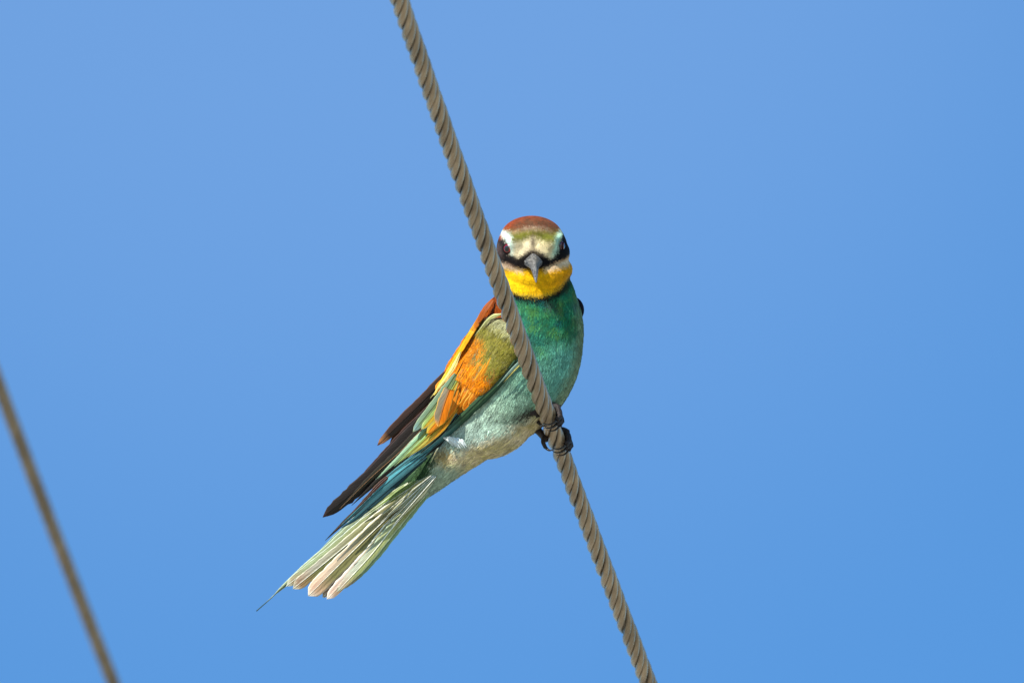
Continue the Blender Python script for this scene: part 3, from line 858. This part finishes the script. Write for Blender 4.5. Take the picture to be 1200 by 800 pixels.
# primaries: long teal feathers along the lower edge of the folded wing
def edge_path(off, endx, endy, d):
    o2 = off; off = off * .4
    return [(606 - off * .6, 424 - off * .4, float(surf(606, 424)) - 5 + d), (589 - off * .7, 446 - off * .6, float(surf(589, 446)) - 5 + d), (560 - off * .7, 475 - off * .7, float(surf(560, 475)) - 6 + d), (524 - off * .6, 509 - off * .7, float(surf(524, 509)) - 9 + d), (462 - o2 * .4, 560 - o2 * .6, -16 + d), (endx, endy, -8 + d)]
TEAL, TEAL2, DK = (66, 120, 126), (88, 140, 142), (26, 40, 42)
F3("primary", edge_path(0, 404, 612, 0), 7.5, cf((44, 100, 104), left=(62, 138, 148), edge=(40, 84, 84), edgew=.8, basec=(38, 72, 54)), n=40, tip='point', rach=.4, rachcol=lin((16, 24, 28)))
F3("primary", edge_path(4.5, 412, 601, -1.2), 8, cf(TEAL, left=TEAL2, edge=(104, 168, 172), edgew=.85, basec=(52, 84, 60)), n=40, tip='point', rach=.42, rachcol=lin((18, 30, 36)))
F3("primary", edge_path(9, 424, 586, -2.2), 7.5, cf(TEAL2, left=TEAL, edge=(110, 170, 176), edgew=.85, basec=(60, 90, 60)), n=40, tip='point', rach=.42, rachcol=lin((18, 30, 36)))
F3("primary", [(500, 530, -14), (470, 552, -18), (440, 578, -17), (398, 617, -12)], 10, cf(TEAL, left=(84, 156, 164), edge=(112, 170, 172), edgew=.85), n=30, tip='point', rach=.4, rachcol=lin((20, 34, 40)))
F3("primary", [(520, 510, -2), (458, 567, 0), (415, 601, 0), (381, 633, 0)], 10, cf((26, 24, 28), left=(20, 16, 18), edge=(60, 92, 98), edgew=.7), n=34, tip='point', rach=.35, rachcol=lin((60, 36, 28)))
F3("primary", [(500, 536, -1), (450, 578, -3), (418, 606, -3), (399, 619, -4)], 9, cf((36, 70, 78), left=(44, 90, 98), edge=(20, 32, 36), edgew=.7), n=30, tip='point', rach=.35)
F3("primary", [(470, 546, -12), (446, 566, -20), (426, 587, -18), (392, 622, -12)], 5, cf((66, 42, 38), left=(34, 22, 24), edge=(150, 110, 88), edgew=.75), n=30, tip='point', rach=.3, rachcol=lin((150, 112, 92)))
# pale streaks where the folded edge meets the flank
F3("underwing_feather", [(612, 420, -53), (597, 436, -52), (582, 453, -46)], 3.0, cf((112, 140, 128), edge=(168, 186, 168), edgew=.5), n=14, tip='point', rach=.2)
F3("underwing_feather", [(613, 424, -54), (603, 434, -53), (590, 448, -50)], 1.8, cf((200, 186, 96), edge=(216, 206, 130), edgew=.5), n=12, tip='point', rach=.2)

# scapulars: golden strip along the back edge
for k in range(13):
    t = k / 12
    x0, y0 = 578 - 47 * t, 350 + 78 * t
    L = 34 + 8 * t
    tx, ty = x0 - L * .54, y0 + L * .84
    dd = min(4, float(wing_depth(x0 + 9, y0 + 6)) + 11)
    c1 = lerp(np.array((150, 70, 0.)), np.array((222, 160, 4.)), np.array(min(1, t * 2.6)))
    if t > .55: c1 = lerp(c1, np.array((228, 196, 70.)), np.array((t - .55) * 2))
    F3("scapular_feather", [(x0, y0, dd - 1), ((x0 + tx) / 2 - 1.2, (y0 + ty) / 2 - .8, dd - 3 - k * .25), (tx, ty, dd - 1 - k * .25)], 8.0 - 4.2 * t,
       cf(c1, edge=tuple(np.minimum(255, c1 + 14)), edgew=.7), par=bird, n=14, m=4, tip='round', rach=.12, camber=.15, face=(-.5, -.3, -.8))
F3("scapular_feather", [(588, 368, float(wing_depth(590, 376)) - 1), (574, 373, float(wing_depth(578, 382)) - 1), (556, 394, float(wing_depth(562, 400)) + 1)], 4.6, cf((196, 194, 128), edge=(214, 214, 160)), par=bird, n=16, tip='point', rach=.2)
F3("scapular_feather", [(592, 372, float(wing_depth(592, 378)) - .5), (580, 375, float(wing_depth(582, 380)) - .5), (566, 386, float(wing_depth(570, 391)))], 2.4, cf((58, 46, 26), edge=(90, 66, 30)), par=bird, n=16, tip='point', rach=.2)
F3("scapular_feather", [(540, 412, -14), (528, 436, -14), (504, 467, -12)], 5, cf((240, 220, 130), edge=(246, 232, 160)), par=bird, n=18, tip='point', rach=.2)

# ------------------------------------------------------------------ far wing
fw_pts, fw_f = ellipsoid((610, 432, 52), (32, 72, 22), rot=.62)
farwing = mesh_obj("wing", fw_pts, fw_f, M_SKIN, bird, col=np.broadcast_to(lin((70, 92, 60)) * ALB, (len(fw_pts), 3)))
farwing["label"] = "far wing, dark brown where it shows beyond the back"
bp_, bf_ = ellipsoid((672, 362, 20), (12.5, 15, 13), seg=20, rings=12, rot=-.25)
mesh_obj("wing_bend", bp_, bf_, M_SKIN, farwing, col=np.broadcast_to(lin((26, 22, 26)), (len(bp_), 3)))
BR1 = (74, 44, 30)
F3("secondary", [(560, 402, 22), (505, 460, 24), (442, 522, 24)], 14, cf((26, 18, 13), left=(50, 30, 20), edge=(104, 66, 44), edgew=.85, tipc=(186, 128, 78), tipstart=.9), par=farwing, n=30, tip='round', rach=.5, rachcol=lin((40, 24, 18)))
F3("secondary", [(560, 414, 26), (508, 468, 27), (456, 522, 28)], 16, cf((40, 28, 22), edge=(120, 76, 46), edgew=.85, tipc=(140, 92, 56), tipstart=.9), par=farwing, n=30, tip='round', rach=.5)
F3("primary", [(540, 440, 18), (474, 516, 19), (424, 567, 18), (378, 606, 18)], 17, cf((14, 11, 7), left=(22, 14, 10), edge=(58, 34, 28), edgew=.88), par=farwing, n=36, tip='round', rach=.55, rachcol=lin((30, 20, 18)), zip_=.05)
F3("primary", [(540, 440, 22), (470, 514, 23), (436, 548, 22), (402, 582, 22)], 13, cf((32, 20, 16), edge=(76, 46, 36), edgew=.8), par=farwing, n=34, tip='point', rach=.5)
F3("primary", [(540, 452, 14), (478, 520, 14), (434, 560, 14), (398, 596, 14)], 11, cf((30, 30, 18), left=(36, 34, 22), edge=(62, 48, 34), edgew=.88), par=farwing, n=34, tip='point', rach=.4, rachcol=lin((166, 122, 84)))
F3("primary", [(540, 460, 10), (482, 526, 9), (446, 560, 8), (412, 592, 8)], 10, cf((28, 26, 18), edge=(52, 34, 28), edgew=.86), par=farwing, n=34, tip='point', rach=.4)
for k in range(4):
    F3("secondary", [(590 - 5 * k, 400 + 8 * k, 68), (530 - 4 * k, 470 + 4 * k, 60), (470 - 12 * k, 530 + 10 * k, 44)], 20, cf((88, 110, 66), left=(70, 90, 80), edge=(120, 140, 90)), par=farwing, n=20, m=5, tip='round', rach=.5, face=(0, 0, 1))

# ------------------------------------------------------------------ tail
tail_pts, tail_f = tube(bez([(530, 540, 20), (505, 564, 20), (486, 580, 19)], 14), np.linspace(13, 5, 14), 12, .6)
tail = mesh_obj("tail", tail_pts, tail_f, M_SKIN, bird, col=np.broadcast_to(lin((110, 120, 84)) * ALB, (len(tail_pts), 3)))
WHT = lin((255, 252, 236)); 
def tf(pts, w, c, left, edge, tipc, rach=.75, rc=WHT, **k):
    g = cf(c, left=left, edge=edge, edgew=.86, tipc=tipc, tipstart=.82); g0 = cf(c, left=tuple(.8 * np.array(c) + .2 * np.array(left) + 10), edge=tuple(np.minimum(255, np.array(edge) + 24)), edgew=.78)
    sk = RNG.normal(0, .3, 15).clip(-.4, .55); sk[0] = sk[-1] = .2
    mixf = lambda u, v: lerp(g0(u, v), g(u, v), np.clip((u - .5) / .3, 0, 1)[:, None]) * (1 + np.interp(v, np.linspace(-1, 1, 15), sk))[:, None]
    F3("tail_feather", pts, w, mixf, par=tail, n=40, m=7, rachcol=rc, rach=rach, base_w=.3, **k)
OL, OL2, PK = (130, 132, 84), (150, 146, 106), (196, 168, 140)
# streamer with its thin filament
F3("tail_feather", [(488, 566, 24), (424, 607, 24), (380, 646, 24), (333, 686, 24), (317, 701, 24), (300, 716, 24)], 9,
   (lambda f: (lambda u, v: lerp(f(u, v), lin((52, 84, 92)), np.clip((u - .78) / .1, 0, 1)[:, None])))(cf((122, 128, 82), left=(142, 152, 116), edge=(190, 204, 176), edgew=.8)), par=tail, n=60, m=4, tip='streamer', rach=.7, rachcol=lin((70, 92, 88)))
tf([(480, 566, 26), (430, 598, 26), (392, 630, 26), (352, 670, 26)], 8, (112, 124, 92), (110, 140, 126), (170, 186, 160), (120, 136, 100), tip='point', rc=lin((200, 214, 206)))
tf([(490, 565, 22), (434, 606, 22), (384, 648, 22), (335, 687, 22)], 11, (116, 120, 76), (146, 158, 118), (200, 208, 182), (150, 124, 96), tip='blunt')
tf([(496, 564, 20), (442, 608, 20), (392, 650, 20), (343, 690, 20)], 15, (112, 112, 66), (166, 160, 140), (190, 186, 160), (150, 110, 80), tip='blunt')
tf([(502, 562, 15), (452, 608, 15), (408, 651, 15), (361, 698, 15)], 20, (124, 120, 74), (196, 172, 146), (214, 204, 182), (204, 162, 134), rach=.7, tip='blunt', asym=-.05)
tf([(505, 563, 19), (458, 610, 19), (420, 652, 19), (378, 700, 19)], 16, (126, 122, 80), (170, 156, 130), (190, 184, 160), (196, 150, 124), tip='blunt')
tf([(506, 563, 13), (462, 611, 13), (428, 653, 13), (383, 702, 13)], 13, (118, 122, 72), (210, 194, 176), (226, 216, 200), (216, 176, 150), rach=.6, tip='blunt')
tf([(508, 565, 10), (466, 611, 10), (433, 652, 10), (395, 693, 10)], 12, (150, 156, 100), (190, 192, 168), (160, 180, 150), (186, 152, 126), tip='round')
tf([(511, 567, 14), (472, 610, 14), (438, 652, 14), (402, 690, 14)], 12, (132, 156, 112), (160, 168, 116), (128, 176, 160), (184, 150, 128), rach=.45, tip='round')
for k in range(5):
    F3("tail_feather", [(512 - k * 2, 532 + k * 3, 24), (480 - k * 2, 558 + k * 3, 28), (440 - k * 6, 588 + k * 3, 30)], 13, cf((50, 78, 44), left=(58, 92, 60), edge=(70, 100, 60)), par=tail, n=20, m=5, tip='point', rach=.2)
# undertail coverts with bright shafts fanning over the base of the tail
for (bx, by, tx, ty, w, c1, e1, d) in [(506, 557, 462, 590, 9, (150, 150, 112), (196, 194, 166), 6), (505, 557, 444, 606, 9, (122, 124, 80), (190, 190, 160), 4),
                                   (508, 557, 446, 612, 8, (130, 130, 92), (214, 212, 190), 3), (509, 558, 454, 614, 8, (118, 120, 84), (176, 182, 160), 2),
                                   (511, 558, 460, 616, 8, (126, 130, 98), (196, 198, 180), 1), (498, 560, 440, 598, 8, (124, 142, 70), (150, 166, 100), 9),
                                   (490, 562, 430, 604, 8, (112, 136, 64), (170, 186, 130), 11), (478, 566, 424, 606, 7, (124, 140, 84), (196, 200, 170), 13)]:
    F3("tail_covert", [(bx, by, d), ((bx + tx) / 2, (by + ty) / 2, d - 1), (tx, ty, d + 4)], w, cf(c1, edge=e1, edgew=.7), par=tail, n=20, m=5, tip='point', rach=.55, rachcol=WHT)
# small white tuft under the wing
for k in range(44):
    t = RNG.random(); x0, y0 = 520 + 21 * t + RNG.normal(0, .6), 511.5 + 3 * t + RNG.normal(0, .8)
    dz = min(float(surf(x0, y0)), float(surf(x0 + 8, y0 + 8))) - 5 - RNG.uniform(0, 2)
    dx, dy = 12 - 6 * t + RNG.normal(0, 1), 10 - 2 * t + RNG.normal(0, 1.2)
    F3("down_tuft", [(x0, y0, dz), (x0 + dx * .5, y0 + dy * .45, dz - 1), (x0 + dx, y0 + dy, dz)], 2.5, cf(tuple(np.array((216, 226, 222.)) + RNG.normal(0, 12)), edge=(216, 228, 226)), par=bird, n=8, m=2, tip='point', rach=0, camber=.2, face=(RNG.normal(0, .25), RNG.normal(0, .25), -1))

# ------------------------------------------------------------------ beak
def beak_loft(sta, top):
    """half-shell sections (x, y, d, half width, height); top mandible bulges up, lower one down"""
    s_ = bez(sta, 26); seg = 18
    T = np.gradient(s_[:, :3], axis=0); T /= np.linalg.norm(T, axis=1)[:, None]
    side = np.array([1.0, 0, 0]); side = side - T * (T @ side)[:, None]; side /= np.linalg.norm(side, axis=1)[:, None]
    up = np.cross(side, T); up *= np.sign(-up[:, 1])[:, None]
    th = np.linspace(0, 2 * math.pi, seg, endpoint=False)
    ct, st = np.cos(th), np.sin(th)
    if top: hh = np.where(st > 0, st ** .9 * (1 + .18 * (1 - abs(ct))) if False else (.55 * np.abs(st) ** 1.2 + .45 * (1 - abs(ct))), -.12 * abs(st))
    else: hh = np.where(st > 0, .12 * abs(st), -np.abs(st))
    pts = s_[:, None, :3] + side[:, None] * (s_[:, 3][:, None] * ct[None])[..., None] + up[:, None] * (s_[:, 4][:, None] * hh[None])[..., None]
    n = len(s_); pts = pts.reshape(-1, 3)
    i = np.arange(n - 1)[:, None] * seg; j = np.arange(seg)[None]; j2 = (j + 1) % seg
    f = [tuple(int(q) for q in a) for a in np.stack([i + j, i + j2, i + seg + j2, i + seg + j], -1).reshape(-1, 4)]
    f.append(tuple(range(seg - 1, -1, -1))); f.append(tuple((n - 1) * seg + q for q in range(seg)))
    return pts, f
p_, f_ = beak_loft([(624.5, 305, -44, 14, 11), (625, 307.5, -58, 10.5, 11.5), (626, 312, -76, 5.6, 8.5), (627, 320, -108, 3.4, 4.8), (628, 331.5, -148, .7, .8)], True)
beak = mesh_obj("beak", p_, f_, M_HORN, bird)
p_, f_ = beak_loft([(624.5, 306.3, -44, 13.4, 7.5), (625, 308.8, -58, 10, 6), (626, 313.3, -76, 5.2, 3.8), (627, 320.9, -106, 3.0, 2.2), (627.9, 330.5, -142, .6, .5)], False)
mesh_obj("lower_mandible", p_, f_, M_HORN, beak)

# ------------------------------------------------------------------ eyes
M_EYE, t_, b_, L_ = new_mat("eye_gloss")
at = t_.nodes.new("ShaderNodeAttribute"); at.attribute_name = "Col"; L_.new(at.outputs["Color"], b_.inputs["Base Color"])
b_.inputs["Roughness"].default_value = .06; b_.inputs["Coat Weight"].default_value = 1.0; b_.inputs["Coat Roughness"].default_value = .02
for (ex, ey, r, gaze, inset) in [(595.0, 291.5, 7.6, (-.5, .05, -.86), 4.5), (659, 288.5, 6.6, (.97, .03, -.24), 3.6)]:
    d0 = front(ex, ey, -20)
    gz = np.array(gaze); gz = gz / np.linalg.norm(gz)
    c = np.array([ex, ey, d0]) - gz * inset
    ep, ef = ellipsoid(c, (r, r, r), seg=36, rings=24)
    dot = ((ep - c) / r) @ gz
    ang = np.degrees(np.arccos(np.clip(dot, -1, 1)))[:, None]
    ec = lerp(lin((6, 5, 6)), lin((168, 34, 26)), np.clip((ang - 29) / 3, 0, 1))
    ec = lerp(ec, lin((110, 16, 18)), np.clip((ang - 48) / 8, 0, 1)); ec = lerp(ec, lin((10, 8, 8)), np.clip((ang - 60) / 5, 0, 1))
    eye = mesh_obj("eye", ep, ef, M_EYE, bird, col=ec)
    # lid ring
    ax = np.cross(gz, [0, 1, 0]); ax /= np.linalg.norm(ax); ay = np.cross(gz, ax)
    th = np.linspace(0, 2 * math.pi, 28, endpoint=False)
    ring = c + gz * r * .68 + r * .72 * (np.cos(th)[:, None] * ax + .86 * np.sin(th)[:, None] * ay)
    rp, rf = tube(np.vstack([ring, ring[:1]]), 1.05, 6)
    mesh_obj("eyelid", rp, rf, M_SKIN, eye, col=np.broadcast_to(lin((26, 20, 21)), (len(rp), 3)))

# ------------------------------------------------------------------ legs and feet
k0 = np.searchsorted(line1[:, 2], 0)
AX = line1[k0 + 3] - line1[k0 - 3]; AX /= np.linalg.norm(AX)
def axis_pt(s): return line1[k0] + AX * s
e1 = np.array([1.0, 0, 0]) - AX * AX[0]; e1 /= np.linalg.norm(e1)      # to the right of the cable
e2 = np.cross(AX, e1); e2 *= -np.sign(e2[2])                           # towards the lens
def around(s, ang, r):
    a = math.radians(ang)
    return axis_pt(s) + r * (math.cos(a) * e1 + math.sin(a) * e2)
# view y per unit of axial length
VY = AX[1]
def toe(foot, s0, s1, a0, a1, r, ra, rb, claw=36, clawr=1.5, rc_=None):
    n = 16
    ss, an = np.linspace(s0, s1, n), np.linspace(a0, a1, n)
    path = np.array([around(s_, a_, r + (1.2 if k % 4 == 1 else 0)) for k, (s_, a_) in enumerate(zip(ss, an))])
    rad = np.linspace(ra, rb, n) * (1 + .12 * np.cos(np.arange(n) * math.pi / 2))
    p, f = tube(path, rad, 10)
    o = mesh_obj("toe", p, f, M_FOOT, foot)
    n = 10; sg = 1 if a1 > a0 else -1
    cr = r if rc_ is None else rc_
    path = np.array([around(s1 + (s1 - s0) / 16 * k * .25, a1 + sg * claw * k / (n - 1), r + (cr - r) * (k / (n - 1)) + 1.2 * math.sin(k / (n - 1) * math.pi)) for k in range(n)])
    p, f = tube(path, np.linspace(clawr, .25, n), 8)
    mesh_obj("claw", p, f, M_CLAW, foot)

def foot_at(yv, leg_from, leg_mid):
    s = (yv - 500) / VY
    hub = around(s, 200, 14.5)
    path = bez([leg_from, leg_mid, tuple(hub)], 14)
    p, f = tube(path, np.linspace(5.2, 4.2, 14), 12)
    leg = mesh_obj("leg", p, f, M_FOOT, bird)
    hp, hf = ellipsoid(hub, (5.5, 4.5, 5.5), seg=14, rings=10)
    foot = mesh_obj("foot", hp, hf, M_FOOT, bird)
    # three front toes go round behind, over the right side and close across the front
    toe(foot, s - 1, s - 5, 215, 398, 14.5, 4.4, 3.4, claw=74, clawr=1.9, rc_=12)
    toe(foot, s + 4, s + 3, 212, 405, 14.0, 4.2, 3.2, claw=78, clawr=1.8, rc_=12)
    toe(foot, s + 9, s + 11, 214, 392, 14.0, 3.8, 3.0, claw=70, clawr=1.6, rc_=12)
    return foot, s
ft, s_ = foot_at(487, (614, 484, -20), (626, 482, -22))
# hind toe curls over the left side with an open claw
def hook(foot, pts, ra, rb, cpts):
    p, f = tube(bez(pts, 18), np.linspace(ra, rb, 18), 10); mesh_obj("toe", p, f, M_FOOT, foot)
    p, f = tube(bez(cpts, 12), np.linspace(rb * .9, .3, 12), 8); mesh_obj("claw", p, f, M_CLAW, foot)
hook(ft, [(640, 484, 10), (632, 484, 2), (628.5, 489, -6), (631, 495, -13)], 3.4, 2.3, [(631, 495, -13), (635, 498.5, -18), (641, 499, -24)])
ft, s_ = foot_at(516, (612, 504, 8), (628, 503, 10))
hook(ft, [(646, 510, 22), (640, 511, 12), (636.5, 517, 6), (639, 524, 2)], 3.4, 2.3, [(639, 524, 2), (644, 527.5, -3), (650, 526, -8)])
